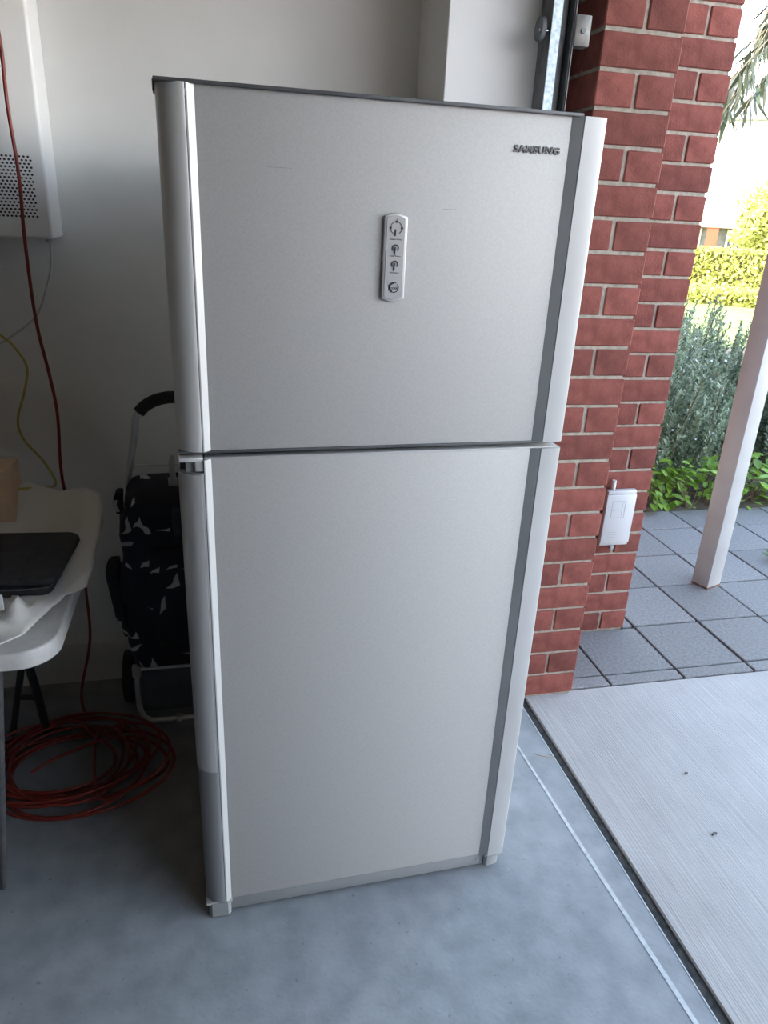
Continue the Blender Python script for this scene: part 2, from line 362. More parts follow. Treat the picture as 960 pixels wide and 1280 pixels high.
for k in range(NC):
    z = k * CH + 0.004
    if k % 2 == 1:
        put_brick(porch_wall, px1 - BL, py0, px1, py0 + BW, z); put_brick(porch_wall, px0 + 0.004, py0, px1 - BL - JT, py0 + BW, z)
        put_brick(porch_wall, px1 - BL, py1 - BW, px1, py1, z)
    else:
        put_brick(porch_wall, px1 - BW, py0, px1, py1, z); put_brick(porch_wall, px1 - BW - JT - BL, py0, px1 - BW - JT, py0 + BW, z)

# ---- roofs that shade the place
struct(MB().box(-6.6, -4.4, 2.62, 1.62, 2.31, 2.78).build('roof_garage', 'render_wall'))
struct(MB().box(-6.6, 2.31, 2.62, 2.42, 6.5, 2.78).build('roof_porch', 'stem'))
struct(MB().box(-4.0, 2.40, 0.0, 1.1, 6.2, 2.62).build('wall_house', 'brick'))

struct(MB().box(0.96, -5.6, 0.0, 9.0, -5.3, 2.8).build('wall_light_blocker', 'brick'), 'unseen brick wall added beyond the driveway to block light')  # unseen wall, added to hold back sky light from that side
# ---- pavers
pave = struct(MB().box(XG + 0.2, 1.957, -0.12, 4.4, 3.50, -0.022).build('floor_path', 'joint'), 'paved path of square grey pavers')
paver_cache = {}
def paver(x0, y0, x1, y1):
    l, w = x1 - x0, y1 - y0
    key = (round(l, 3), round(w, 3))
    if key not in paver_cache:
        paver_cache[key] = MB().box(-l/2, -w/2, -0.04, l/2, w/2, 0.0).mesh('paver', 'paver', bevel=0.003, seg=1)
    o = bpy.data.objects.new('paver', paver_cache[key]); COL.objects.link(o); o.parent = pave
    o.location = ((x0 + x1)/2, (y0 + y1)/2, -0.001 + random.uniform(-0.0015, 0.0015)); o.rotation_euler = (random.uniform(-.002, .002), random.uniform(-.002, .002), random.uniform(-.004, .004))
G = 0.004
xs = [1.180] + [1.340 + 0.2985 * k for k in range(0, 11)]
rows = [(1.957, 2.020), (2.020, 2.322), (2.322, 2.628), (2.628, 2.934), (2.934, 3.240), (3.240, 3.480)]
for i in range(len(xs) - 1):
    for r, (ya, yb) in enumerate(rows):
        x0, x1, y0, y1 = xs[i] + G, xs[i+1] - G, ya + G, yb - G
        if r == 1 and x0 < 1.58: y1 = 2.310
        if r == 2 and x0 < 1.58:
            if x1 <= 1.62: continue
            x0 = 1.590
        if r >= 2 and x1 < 1.4: continue
        paver(x0, y0, x1, y1)

# ---- ground beyond
struct(MB().box(1.2, 3.48, -0.2, 9.0, 9.0, -0.012).build('ground_garden', 'soil'))
struct(MB().box(4.4, 1.96, -0.2, 9.0, 3.48, -0.02).build('ground_verge', 'lawn'))
struct(MB().box(7.5, -60.0, -0.3, 90.0, 1.96, -0.05).build('ground_street', 'broom'))
struct(MB().box(9.0, 1.96, -0.3, 90.0, 90.0, -0.03).build('ground_lawn', 'lawn'))
struct(MB().box(-30.0, 9.0, -0.3, 9.0, 90.0, -0.03).build('ground_far_lawn', 'lawn'))

# ================================================================== REFRIGERATOR
fr = empty('refrigerator', (-0.072, 1.253, 0.0), math.radians(1.724))
tag(fr, 'silver two-door refrigerator with top freezer standing by the garage opening', 'refrigerator')
W = 0.731
DZ0, DZM0, DZM1, DZ1 = 0.050, 1.122, 1.137, 1.700
MB().box(0.004, 0.085, 0.035, W - 0.004, 0.665, 1.698).build('cabinet_body', 'cabinet_grey', fr, 40, 0.006)
MB().box(0.012, 0.066, 0.045, W - 0.012, 0.087, 1.690).build('door_gasket', 'rubber', fr)
def column_profile(grow=0.0):
    pts = [(0.0, 0.066), (0.0, 0.040)]
    for k in range(0, 11):
        a = PI + (PI / 2) * k / 10
        pts.append((0.041 + 0.041 * math.cos(a), 0.036 + 0.036 * math.sin(a)))
    pts += [(0.0425, 0.0005), (0.0425, 0.066)]
    return pts
def door(name, z0, z1, col0, col1):
    d = MB().box(0.0440, 0.0085, z0, W - 0.043, 0.068, z1).build(name, 'door', fr, 30, 0.0015)
    MB().prism([(0.0437, 0.0), (0.0460, 0.0), (0.0565, 0.0084), (0.0437, 0.0084)], z0, z1).build('edge_strip', 'silver_trim', d, 30)
    MB().prism([(0.668, 0.0084), (0.687, 0.0008), (0.688, 0.0084)], z0, z1).build('shaded_groove_strip', 'plastic_grey', d, 30)  # chamfer turned away from the opening, its shade put into a darker grey
    MB().prism([(0.6882, 0.066), (0.6882, 0.0), (0.700, 0.0002), (0.722, 0.0010), (0.7285, 0.0025), (0.731, 0.0060), (0.731, 0.066)], z0 - 0.001, z1 + 0.0005).build('hinge_trim', 'silver_trim', d, 40)
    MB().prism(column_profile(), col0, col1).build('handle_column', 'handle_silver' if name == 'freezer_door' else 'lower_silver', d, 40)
    return d
fz = door('freezer_door', DZM1, DZ1, DZM1, DZ1)
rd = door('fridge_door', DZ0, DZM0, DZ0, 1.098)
# caps along the door edges
MB().box(-0.001, 0.001, DZ1 - 0.001, W - 0.045, 0.068, DZ1 + 0.0045).build('top_cap', 'plastic_dark', fz, 30, 0.0015)
MB().box(-0.003, 0.030, DZ1 - 0.012, 0.001, 0.066, DZ1 + 0.0045).build('corner_cap', 'plastic_dark', fz, 30, 0.001)
MB().box(0.002, 0.006, DZM1 - 0.0045, W - 0.004, 0.066, DZM1 + 0.0005).build('bottom_edge', 'plastic_dark', fz, 30, 0.001)
MB().box(0.046, 0.0075, DZM0 - 0.001, W - 0.004, 0.066, DZM0 + 0.0025).build('top_edge', 'silver_trim', rd, 30, 0.001)
# finger notch above the lower handle
MB().box(0.002, 0.030, 1.095, 0.0425, 0.066, 1.124).build('handle_notch', 'plastic_dark', rd, 30, 0.001)
MB().box(0.012, 0.012, 1.096, 0.0425, 0.034, 1.116).build('notch_block', 'plastic_grey', rd, 30, 0.002)
MB().box(0.028, 0.004, 1.100, 0.0425, 0.016, 1.121).build('notch_stop', 'cover_silver', rd, 30, 0.002)
MB().box(0.001, 0.004, 1.118, 0.0425, 0.066, 1.126).build('notch_lid', 'handle_silver', rd, 30, 0.002)
# lighter cover over the grip of the lower door
cp = []
for k in range(0, 11):
    a = PI + 0.18 + (PI / 2 - 0.24) * k / 10
    cp.append((0.041 + 0.0435 * math.cos(a), 0.036 + 0.0385 * math.sin(a)))
ci = [(0.041 + 0.038 * (x - 0.041) / 0.0435, 0.036 + 0.033 * (y - 0.036) / 0.0385) for x, y in cp]
MB().prism(cp + ci[::-1], 0.432, 1.094).build('grip_cover', 'cover_silver', rd, 40)
# plinth
kp = MB().box(0.052, 0.012, 0.012, 0.684, 0.080, 0.046).build('kick_plate', 'plastic_grey', fr, 30, 0.002)
MB().prism([(0.005, 0.07), (0.005, 0.010), (0.012, 0.003), (0.048, 0.001), (0.055, 0.008), (0.055, 0.07)], 0.006, 0.046).build('hinge_cover', 'plastic_grey', kp, 40)
MB().prism([(0.683, 0.07), (0.683, 0.009), (0.690, 0.003), (0.716, 0.006), (0.722, 0.012), (0.722, 0.07)], 0.012, 0.045).build('hinge_cover', 'plastic_grey', kp, 40)
MB().box(0.0, 0.004, 0.043, 0.058, 0.07, 0.0485).build('hinge_plate', 'cover_silver', kp, 30, 0.001)
MB().box(0.684, 0.004, 0.043, 0.728, 0.07, 0.0475).build('hinge_plate', 'chrome', kp, 30, 0.001)
MB().cyl((0.668, 0.011, 0.032), (0, 1, 0), 0.0032, 0.004, 12).build('screw', 'chrome', kp, 40)
for x in (0.09, 0.64):
    for y in (0.13, 0.60):
        MB().cyl((x, y, 0.018), (0, 0, 1), 0.018, 0.036, 16).build('foot', 'rubber', fr, 40)
# maker's lettering in raised dark chrome
lg = text_mesh('logo', 'SAMSUNG', 0.0150, 'plastic_dark', fr, (0.611, 0.0076, 1.6452), (PI/2, 0, 0), 0.0012, 0.00035, 'CENTER', 1.12)
lf = text_mesh('logo_face', 'SAMSUNG', 0.0150, 'panel_grey', lg, (-0.0003, 0.0003, 0.0010), (0, 0, 0), 0.0002, -0.00045, 'CENTER', 1.12)
# scratches
for x0, x1, z in ((0.162, 0.200, 1.5945), (0.453, 0.476, 1.5465)):
    MB().box(x0, 0.0083, z, x1, 0.0086, z + 0.0007).build('scratch', 'plastic_grey', fz)
# control panel
def capsule(x0, x1, z0, z1, bulge, n=9):
    pts = []
    for k in range(n): t = k / (n - 1); pts.append((x0 + (x1 - x0) * t, z0 - bulge * math.sin(PI * t)))
    for k in range(n): t = k / (n - 1); pts.append((x1 - (x1 - x0) * t, z1 + bulge * math.sin(PI * t)))
    return pts
cpn = MB().plate(capsule(0.3515, 0.3915, 1.4015, 1.5325, 0.005), 0.0020, 0.009).build('control_panel', 'cover_silver', fr, 30, 0.0016, 3)
MB().plate(capsule(0.3555, 0.3875, 1.4045, 1.5295, 0.0045), 0.0012, 0.006).build('panel_face', 'panel_grey', cpn, 30, 0.0005, 1)
CX = 0.3720
def ring(name, cx, cz, r, w, a0, a1, mat, y0=0.0004, y1=0.0014, n=28):
    mb = MB(); vs = []; fs = []
    for k in range(n + 1):
        a = math.radians(a0 + (a1 - a0) * k / n)
        for rr, yy in ((r - w/2, y0), (r + w/2, y0), (r + w/2, y1), (r - w/2, y1)):
            vs.append((cx + rr * math.cos(a), yy, cz + rr * math.sin(a)))
    for k in range(n):
        for j in range(4): fs.append((4*k + j, 4*k + (j+1) % 4, 4*(k+1) + (j+1) % 4, 4*(k+1) + j))
    return mb.add(vs, fs).build(name, mat, cpn)
ring('dial_ring', CX, 1.5145, 0.0098, 0.0009, -60, 240, 'black')
for a in (0, 90, 180):
    x, z = CX + 0.0098 * math.cos(math.radians(a)), 1.5145 + 0.0098 * math.sin(math.radians(a))
    MB().plate([(x + 0.0022*math.cos(q), z + 0.0022*math.sin(q)) for q in [2*PI*k/8 for k in range(8)]], 0.0003, 0.0014).build('dial_mark', 'black', cpn)
MB().tube([(CX - 0.001, 0.0006, 1.5125), (CX - 0.0015, 0.0006, 1.5020)], 0.0012, 6).build('dial_pointer', 'black', cpn)
for cz in (1.4830, 1.4575):
    ring('lamp_ring', CX, cz, 0.0050, 0.0022, -50, 230, 'black')
    MB().plate([(CX + 0.0035*math.cos(q), cz + 0.0035*math.sin(q)) for q in [2*PI*k/12 for k in range(12)]], 0.0006, 0.0014).build('lamp_lens', 'plastic_grey', cpn)
    MB().tube([(CX, 0.0005, cz + 0.0015), (CX - 0.0012, 0.0005, cz - 0.0105)], 0.0012, 6).build('pointer_line', 'black', cpn)
for body, cz in (('Freezer Temp.', 1.4970), ('Power Freeze', 1.4705), ('Deodorizer', 1.4440)):
    text_mesh('print', body, 0.0034, 'black', cpn, (CX, 0.0009, cz), (PI/2, 0, 0), 0.0002)
text_mesh('print', '4', 0.0036, 'black', cpn, (CX + 0.0003, 0.0009, 1.5278), (PI/2, 0, 0), 0.0002)
ring('badge_ring', CX + 0.0005, 1.4200, 0.0080, 0.0014, 60, 400, 'black')
ring('badge_arc', CX - 0.0002, 1.4200, 0.0072, 0.0032, 80, 250, 'black')
text_mesh('print', 'COOL', 0.0048, 'black', cpn, (CX + 0.001, 0.0007, 1.4185), (PI/2, 0, 0), 0.0002, 0.0001)

# ================================================================== GARAGE DOOR TRACK
tr = empty('door_track', (0.806, 1.912, 0.0))
tag(tr, 'galvanised steel garage door track fixed beside the red brick pier', 'door track')
MB().box(0.0, 0.0, 0.02, 0.024, 0.003, 2.30).build('track_face', 'galv', tr, 30, 0.0008, 1)
MB().box(0.0, 0.003, 0.02, 0.003, 0.070, 2.30).build('track_flange', 'dark_steel', tr)
MB().box(0.003, 0.067, 0.02, 0.058, 0.070, 2.30).build('track_web', 'dark_steel', tr)
MB().box(0.003, 0.030, 0.02, 0.050, 0.033, 2.30).build('track_channel', 'dark_steel', tr)
MB().box(0.055, 0.004, 0.02, 0.058, 0.067, 2.30).build('track_lip', 'dark_steel', tr, 30, 0.0008, 1)
MB().box(0.0585, 0.000, 0.02, 0.0605, 0.085, 2.30).build('seal_edge', 'bracket', tr)
MB().box(0.0605, 0.030, 0.02, 0.068, 0.080, 2.30).build('rubber_seal', 'rubber', tr)
br_ = MB().box(0.060, -0.003, 1.925, 0.100, 0.030, 1.990).build('mounting_bracket', 'bracket', tr, 30, 0.002)
MB().cyl((0.080, -0.004, 1.957), (0, 1, 0), 0.006, 0.006, 6).build('bolt', 'dark_steel', br_)
ro = MB().cyl((-0.018, 0.022, 1.957), (1, 0, 0), 0.026, 0.010, 24).build('roller', 'dark_steel', tr, 40)
MB().cyl((-0.003, 0.012, 1.953), (1, 0, 0), 0.003, 0.042, 10).build('roller_axle', 'chrome', ro, 40)

# ================================================================== WALL UNIT (white enclosure, upper left)
un = empty('wall_unit', (-0.392, 2.269, 1.433))
tag(un, 'white metal enclosure with a punched vent mounted high on the wall', 'wall unit')
MB().box(-0.62, -0.142, 0.0, 0.0, -0.0005, 0.95).build('casing', 'unit_white', un, 40, 0.008, 3)
vs = []; fs = []
for r in range(18):
    for c in range(34):
        x = -0.032 - c * 0.0098 - (0.0049 if r % 2 else 0); z = 0.052 + r * 0.0080
        o = len(vs); vs += [(x + 0.0030*math.cos(2*PI*k/8), -0.1425, z + 0.0026*math.sin(2*PI*k/8)) for k in range(8)]
        vs += [(x + 0.0030*math.cos(2*PI*k/8), -0.139, z + 0.0026*math.sin(2*PI*k/8)) for k in range(8)]
        fs += [tuple(o + k for k in range(8))] + [(o + k, o + 8 + k, o + 8 + (k+1) % 8, o + (k+1) % 8) for k in range(8)]
vent = raw('vent_holes', vs, fs, 'black', un); vent['kind'] = 'stuff'
MB().cyl((-0.030, -0.04, -0.006), (0, 0, 1), 0.009, 0.014, 16).build('cable_gland', 'cord_grey', un, 40)

# ================================================================== CORDS
pts = [(-0.56, 2.24, 2.390), (-0.51, 2.17, 2.392), (-0.485, 2.105, 2.385), (-0.478, 2.09, 2.30), (-0.470, 2.09, 2.05), (-0.450, 2.09, 1.867), (-0.452, 2.09, 1.73), (-0.447, 2.09, 1.577), (-0.453, 2.09, 1.43),
       (-0.454, 2.10, 1.235), (-0.438, 2.10, 1.088), (-0.431, 2.10, 0.978), (-0.440, 2.10, 0.791), (-0.418, 2.11, 0.60), (-0.415, 2.105, 0.429),
       (-0.420, 2.10, 0.26), (-0.462, 2.09, 0.08), (-0.452, 2.06, 0.018)]
rc = random.Random(3)
cx, cy = -0.462, 1.835
turns = 11; n = turns * 14
for k in range(n + 1):
    t = k / n; a = 1.45 + 2 * PI * turns * t
    tn = int(k / 14); rr = random.Random(tn * 17 + 5)
    ex = 0.205 + 0.045 * math.sin(tn * 2.1 + a * 0.13) + 0.03 * math.sin(a * 0.37 + tn); ey = 0.160 + 0.035 * math.sin(tn * 1.3 + 1 + a * 0.11) + 0.02 * math.sin(a * 0.53)
    ox = 0.035 * math.sin(a * 0.29); oy = 0.028 * math.cos(a * 0.41)
    z = 0.006 + 0.028 * t + 0.006 * math.sin(a * 1.5 + tn)
    pts.append((cx + ox + ex * math.cos(a), cy + oy + ey * math.sin(a), max(0.006, z)))
pts += [(-0.36, 1.66, 0.034), (-0.27, 1.70, 0.02), (-0.205, 1.755, 0.007), (-0.19, 1.82, 0.006), (-0.25, 1.90, 0.012), (-0.36, 1.90, 0.035), (-0.50, 1.84, 0.03), (-0.56, 1.80, 0.02)]
tag(MB().tube(spline(pts, 5), 0.0044, 7).build('extension_cord', 'cord_red', None, 60), 'orange-red extension cord hanging down the wall into a coil on the floor', 'cord')
tag(MB().tube(spline([(-0.78, 2.2, 1.432), (-0.76, 2.2, 1.36), (-0.68, 2.2, 1.26), (-0.559, 2.16, 1.184), (-0.524, 2.15, 1.149), (-0.503, 2.15, 1.099), (-0.519, 2.15, 1.033), (-0.546, 2.15, 0.954), (-0.537, 2.15, 0.896),
     (-0.492, 2.14, 0.836), (-0.452, 2.07, 0.80), (-0.445, 1.98, 0.815), (-0.47, 1.92, 0.8365), (-0.50, 1.90, 0.842), (-0.56, 1.90, 0.838)], 6), 0.0033, 7).build('network_cable', 'cord_yellow', None, 60), 'thin yellow cable curling down the wall to the table', 'cable')
tag(MB().tube(spline([(-0.420, 2.235, 1.426), (-0.424, 2.22, 1.36), (-0.440, 2.215, 1.305), (-0.474, 2.21, 1.231), (-0.541, 2.21, 1.177), (-0.60, 2.21, 1.15), (-0.72, 2.22, 1.16), (-0.85, 2.22, 1.26), (-0.90, 2.22, 1.36), (-0.91, 2.22, 1.432)], 6), 0.003, 7).build('power_cable', 'cord_grey', None, 60), 'thin grey cable drooping from under the white wall unit', 'cable')

# ================================================================== FOLDING TABLE
tb = empty('folding_table', (-0.94, 1.675, 0.0))
tag(tb, 'white plastic folding table with black legs at the left edge', 'table')
def rr_xy(x0, y0, x1, y1, r, n=8): return rrect(x0, y0, x1, y1, r, n)
MB().prism(rr_xy(-0.61, -0.385, 0.615, 0.385, 0.075), 0.696, 0.736).build('tabletop', 'table_white', tb, 40, 0.006, 3)
for sx_ in (-1, 1):
    xx = 0.385 * sx_
    MB().tube([(xx + 0.006 * sx_, -0.243, 0.0), (xx + 0.112 * sx_, -0.325, 0.69)], 0.0085, 12).build('leg', 'leg_grey', tb, 50)
    MB().tube(spline([(xx, 0.325, 0.0), (xx - 0.02 * sx_, 0.315, 0.25), (xx - 0.07 * sx_, 0.26, 0.69)], 4), 0.0125, 12).build('leg', 'leg_black', tb, 50)
    MB().tube([(xx - 0.028 * sx_, 0.31, 0.30), (xx - 0.10 * sx_, 0.33, 0.005)], 0.010, 10).build('brace', 'leg_black', tb, 50)
    MB().tube([(xx - 0.02 * sx_, 0.318, 0.14), (xx - 0.07 * sx_, 0.325, 0.14)], 0.008, 8).build('cross_link', 'leg_black', tb, 50)
    MB().tube([(xx + 0.098 * sx_, -0.315, 0.62), (xx - 0.06 * sx_, 0.265, 0.62)], 0.010, 10).build('cross_bar', 'leg_black', tb, 50)
for yy in (-0.30, 0.30):
    MB().box(-0.56, yy - 0.012, 0.672, 0.56, yy + 0.012, 0.696).build('frame_rail', 'leg_black', tb)

# ---- plastic bag spread over the table top
def lerp_tab(tab, t):
    for (a, va), (b, vb) in zip(tab, tab[1:]):
        if t <= b: return va + (vb - va) * (t - a) / (b - a)
    return tab[-1][1]
XM = [(1.30, -0.440), (1.345, -0.388), (1.395, -0.370), (1.47, -0.346), (1.50, -0.338), (1.515, -0.297), (1.60, -0.296), (1.72, -0.298), (1.86, -0.300), (1.94, -0.312), (2.02, -0.36)]
rb = random.Random(11)
wr = [(rb.uniform(-50, 50), rb.uniform(-40, 40), rb.uniform(0, 6.3), rb.uniform(0.0004, 0.0014)) for _ in range(12)]
NX, NY = 60, 64; vs = []; fs = []
for j in range(NY + 1):
    y = 1.30 + 0.70 * j / NY; xm = lerp_tab(XM, y) + 0.0012 * math.sin(j * 0.5)
    for i in range(NX + 1):
        x = -1.05 + (xm + 1.05) * i / NX
        w = sum(a * math.sin(x * kx + y * ky + ph) for kx, ky, ph, a in wr) + 0.010 * abs(mnoise.noise(Vector((x * 9 + y * 6, y * 9 - x * 6, 1.7)))) + 0.006 * abs(mnoise.noise(Vector((x * 26 - y * 17, y * 20 + x * 9, 5.0))))
        hump = 0.095 * math.exp(-((x + 0.50) / 0.16) ** 2 - ((y - 1.93) / 0.085) ** 2) + 0.010 * math.exp(-((x + 0.345) / 0.06) ** 2 - ((y - 1.90) / 0.09) ** 2)
        front = 0.026 * max(0, 1 - abs(y - 1.42) / 0.075) * max(0, min(1, (xm - x) / 0.05)) * (0.15 + 2.2 * abs(mnoise.noise(Vector((x * 34 + y * 22, y * 9 - x * 7, 3.1)))) + 0.8 * abs(mnoise.noise(Vector((x * 70 + y * 50, y * 20, 9.1)))))
        fl = 0.028 * max(0.0, min(1.0, (y - 1.50) / 0.25))
        edge = max(0.0, x + 0.330); drop = 0.0
        vs.append((x, y, max(0.7395, 0.742 + abs(w) * 1.3 + hump + front + fl * max(0, min(1, (x + 0.42) / 0.08)) - drop)))
for j in range(NY):
    for i in range(NX): a = j*(NX+1)+i; fs.append((a, a+1, a+NX+2, a+NX+1))
bag = raw('plastic_bag', vs, fs, 'film', None, 60)
sm = bag.modifiers.new('thickness', 'SOLIDIFY'); sm.thickness = 0.0008; sm.offset = 1
tag(bag, 'crumpled white plastic bag spread over the folding table', 'plastic bag')

# ---- cardboard box and laptop sleeve
cb = empty('cardboard_box', (-0.62, 1.89, 0.7535), 0.0)
tag(cb, 'small brown cardboard box standing behind the laptop sleeve', 'box')
MB().box(-0.12, -0.05, 0.0, 0.115, 0.05, 0.160).build('carton', 'cardboard', cb, 30, 0.003)
MB().box(-0.12, -0.0515, 0.156, 0.115, 0.0, 0.163).build('flap', 'cardboard', cb, 30, 0.001)
sl = empty('laptop_sleeve', (-0.57, 1.625, 0.748), math.radians(-4))
tag(sl, 'black padded laptop sleeve lying on the plastic bag', 'laptop sleeve')
MB().prism(rr_xy(-0.24, -0.125, 0.215, 0.130, 0.03), 0.0, 0.017).build('lower_half', 'sleeve', sl, 40, 0.006, 3)
MB().prism(rr_xy(-0.24, -0.115, 0.225, 0.140, 0.035), 0.0175, 0.036).build('upper_half', 'sleeve', sl, 40, 0.008, 3)
MB().prism(rr_xy(-0.22, -0.131, 0.150, 0.020, 0.02), 0.034, 0.041).build('front_pocket', 'sleeve', sl, 40, 0.003, 2)
MB().tube(spline([(-0.20, -0.124, 0.0175), (0.10, -0.124, 0.0175), (0.19, -0.118, 0.0175), (0.2145, -0.09, 0.0175), (0.217, 0.08, 0.0175)], 6), 0.0016, 6).build('zipper', 'bracket', sl, 50)
# ---- folded receipt/tissue corner on the front of the bag
tp = MB().box(-0.468, 1.405, 0.766, -0.434, 1.412, 0.800).build('paper_tag', 'white_plastic', None, 30, 0.002)
tag(tp, 'small white paper scrap standing up at the table front', 'paper')

# ================================================================== SHOPPING TROLLEY
ty = empty('shopping_trolley', (-0.125, 2.12, 0.0))
tag(ty, 'navy patterned shopping trolley with aluminium frame and black grip behind the refrigerator', 'trolley')
# frame: two uprights joined by an arched handle
arch = [(-0.150, 0.025, 0.10), (-0.150, 0.028, 0.45), (-0.148, 0.030, 0.72), (-0.128, 0.031, 0.84), (-0.112, 0.031, 0.92)]
for k in range(0, 13):
    a = PI - PI * k / 12; arch.append((0.112 * math.cos(a) if 0 < k < 12 else 0.112 * math.cos(a), 0.031, 0.930 + 0.085 * math.sin(a)))
arch += [(0.112, 0.031, 0.92), (0.128, 0.031, 0.84), (0.148, 0.030, 0.72), (0.150, 0.028, 0.45), (0.150, 0.025, 0.10)]
MB().tube(spline(arch, 4), 0.0105, 12).build('handle_frame', 'alu', ty, 60)
g = []
for k in range(0, 13):
    a = math.radians(150 - 120 * k / 12); g.append((0.112 * math.cos(a), 0.031, 0.930 + 0.086 * math.sin(a)))
MB().tube(spline(g, 3), 0.0175, 14).build('foam_grip', 'foam', ty, 60)
MB().tube([(-0.13, 0.031, 0.812), (0.13, 0.031, 0.812)], 0.0035, 8).build('cross_wire', 'alu', ty, 60)
# bag body: lofted soft box
rb2 = random.Random(5)
def loft(name, secs, mat, parent, n=40, amp=0.004):
    vs = []; fs = []
    for s, (cx_, cy_, hx, hy, z, tilt) in enumerate(secs):
        for k in range(n):
            a = 2 * PI * k / n; c, q = math.cos(a), math.sin(a)
            x = math.copysign(abs(c) ** 0.45, c) * hx; y = math.copysign(abs(q) ** 0.45, q) * hy
            w = amp * (math.sin(3*a + s*1.3) + 0.6*math.sin(7*a + s*2.1) + 0.4 * math.sin(11*a - s))
            vs.append((cx_ + x * (1 + w / max(hx, .01)), cy_ + y + w, z + tilt * y))
    m = len(secs)
    for s in range(m - 1):
        for k in range(n): fs.append((s*n + k, s*n + (k+1) % n, (s+1)*n + (k+1) % n, (s+1)*n + k))
    fs.append(tuple(range(n - 1, -1, -1))); fs.append(tuple((m-1)*n + k for k in range(n)))
    return raw(name, vs, fs, mat, parent, 60)
secs = []
for k in range(17):
    t = k / 16; z = 0.21 + 0.545 * t
    hx = 0.150 + 0.024 * math.sin(PI * (0.15 + 0.8 * t)) + 0.005 * math.sin(t * 16) - 0.012 * max(0, t - 0.8) * 5
    secs.append((0.0, -0.055, hx, 0.072 + 0.010 * math.sin(PI * t), z, 0.10 * t))
bb = loft('bag_body', secs, 'navy_print', ty)
loft('bag_flap', [(0.012, -0.062, 0.158, 0.085, 0.735, 0.18), (0.012, -0.062, 0.160, 0.087, 0.755, 0.18), (0.010, -0.060, 0.150, 0.080, 0.775, 0.18), (0.0, -0.055, 0.10, 0.05, 0.785, 0.1)], 'navy_print', bb, 40, 0.003)
loft('front_pocket', [(0.03, -0.140, 0.10, 0.006, 0.30, 0), (0.03, -0.148, 0.115, 0.016, 0.33, 0), (0.03, -0.150, 0.118, 0.018, 0.50, 0), (0.03, -0.146, 0.112, 0.012, 0.60, 0), (0.03, -0.140, 0.10, 0.006, 0.62, 0)], 'navy_print', bb, 32, 0.003)
loft('flap_panel', [(0.055, -0.150, 0.065, 0.006, 0.660, 0), (0.055, -0.156, 0.070, 0.008, 0.69, 0), (0.055, -0.152, 0.070, 0.008, 0.73, 0), (0.055, -0.146, 0.065, 0.006, 0.745, 0)], 'navy_plain', bb, 28, 0.001)
loft('side_pocket', [(-0.170, -0.045, 0.014, 0.04, 0.30, 0), (-0.184, -0.045, 0.018, 0.05, 0.36, 0), (-0.196, -0.045, 0.020, 0.055, 0.50, 0), (-0.200, -0.045, 0.016, 0.055, 0.53, 0)], 'navy_print', bb, 28, 0.002)
loft('strap_loop', [(-0.163, -0.05, 0.010, 0.02, 0.70, 0), (-0.168, -0.05, 0.014, 0.025, 0.735, 0), (-0.160, -0.05, 0.010, 0.02, 0.765, 0)], 'navy_print', bb, 20, 0.001)
# front foot loop with grey panel
loop = [(-0.155, -0.10, 0.192), (-0.156, -0.112, 0.10), (-0.150, -0.120, 0.045), (-0.128, -0.125, 0.017), (-0.09, -0.126, 0.0125), (0.0, -0.126, 0.0125), (0.09, -0.126, 0.0125), (0.128, -0.125, 0.017), (0.150, -0.120, 0.045), (0.156, -0.112, 0.10), (0.155, -0.10, 0.192)]
MB().tube(spline(loop, 5), 0.0085, 12).build('foot_loop', 'alu', ty, 60)
MB().tube([(-0.158, -0.10, 0.192), (0.158, -0.10, 0.192)], 0.0075, 12).build('shelf_bar', 'alu', ty, 60)
MB().tube([(-0.155, -0.10, 0.192), (-0.150, 0.025, 0.12)], 0.0075, 12).build('side_bar', 'alu', ty, 60)
MB().tube([(0.155, -0.10, 0.192), (0.150, 0.025, 0.12)], 0.0075, 12).build('side_bar', 'alu', ty, 60)
MB().prism([(-0.146, -0.098), (0.146, -0.098), (0.146, -0.092), (-0.146, -0.092)], 0.03, 0.188).build('back_panel', 'grey_liner', ty)
MB().box(-0.168, -0.112, 0.166, -0.142, -0.088, 0.204).build('corner_joint', 'cord_grey', ty, 40, 0.004)
MB().box(0.142, -0.112, 0.166, 0.168, -0.088, 0.204).build('corner_joint', 'cord_grey', ty, 40, 0.004)
MB().box(-0.045, -0.137, 0.004, -0.025, -0.115, 0.024).build('foot_clip', 'cord_grey', ty, 40, 0.003)
for s in (-1, 1):
    wh = MB().cyl((0.195 * s, 0.025, 0.085), (1, 0, 0), 0.085, 0.028, 32).build('wheel', 'rubber', ty, 40, 0.005)
    MB().cyl((0.195 * s, 0.025, 0.085), (1, 0, 0), 0.055, 0.031, 24).build('wheel_hub', 'leg_black', wh, 40, 0.002)
MB().cyl((0, 0.025, 0.085), (1, 0, 0), 0.006, 0.39, 12).build('axle', 'alu', ty, 40)
# white hanging hook with strap on the trolley
hk = empty('plastic_hook', (-0.135, 2.050, 0.725))
tag(hk, 'white plastic hook with pale strap hanging next to the fridge door', 'hook')
MB().tube(spline([(0.004, 0, 0.15), (0.0, 0, 0.13), (0.0, 0, 0.10), (0.003, 0, 0.075)], 4), [0.006]*4 + [0.009]*5 + [0.0085]*4, 12).build('hook', 'white_plastic', hk, 60)
MB().box(-0.013, -0.003, 0.0, 0.013, 0.004, 0.082).build('strap', 'cord_grey', hk, 40, 0.002)
pc = MB().tube(spline([(-0.098, 1.905, 0.19), (-0.100, 1.90, 0.12), (-0.104, 1.895, 0.05), (-0.103, 1.885, 0.006), (-0.05, 1.87, 0.006)], 6), 0.0035, 8).build('mains_lead', 'rubber', None, 60)
tag(pc, 'short black power cord dangling to the floor at the rear of the refrigerator', 'cord')

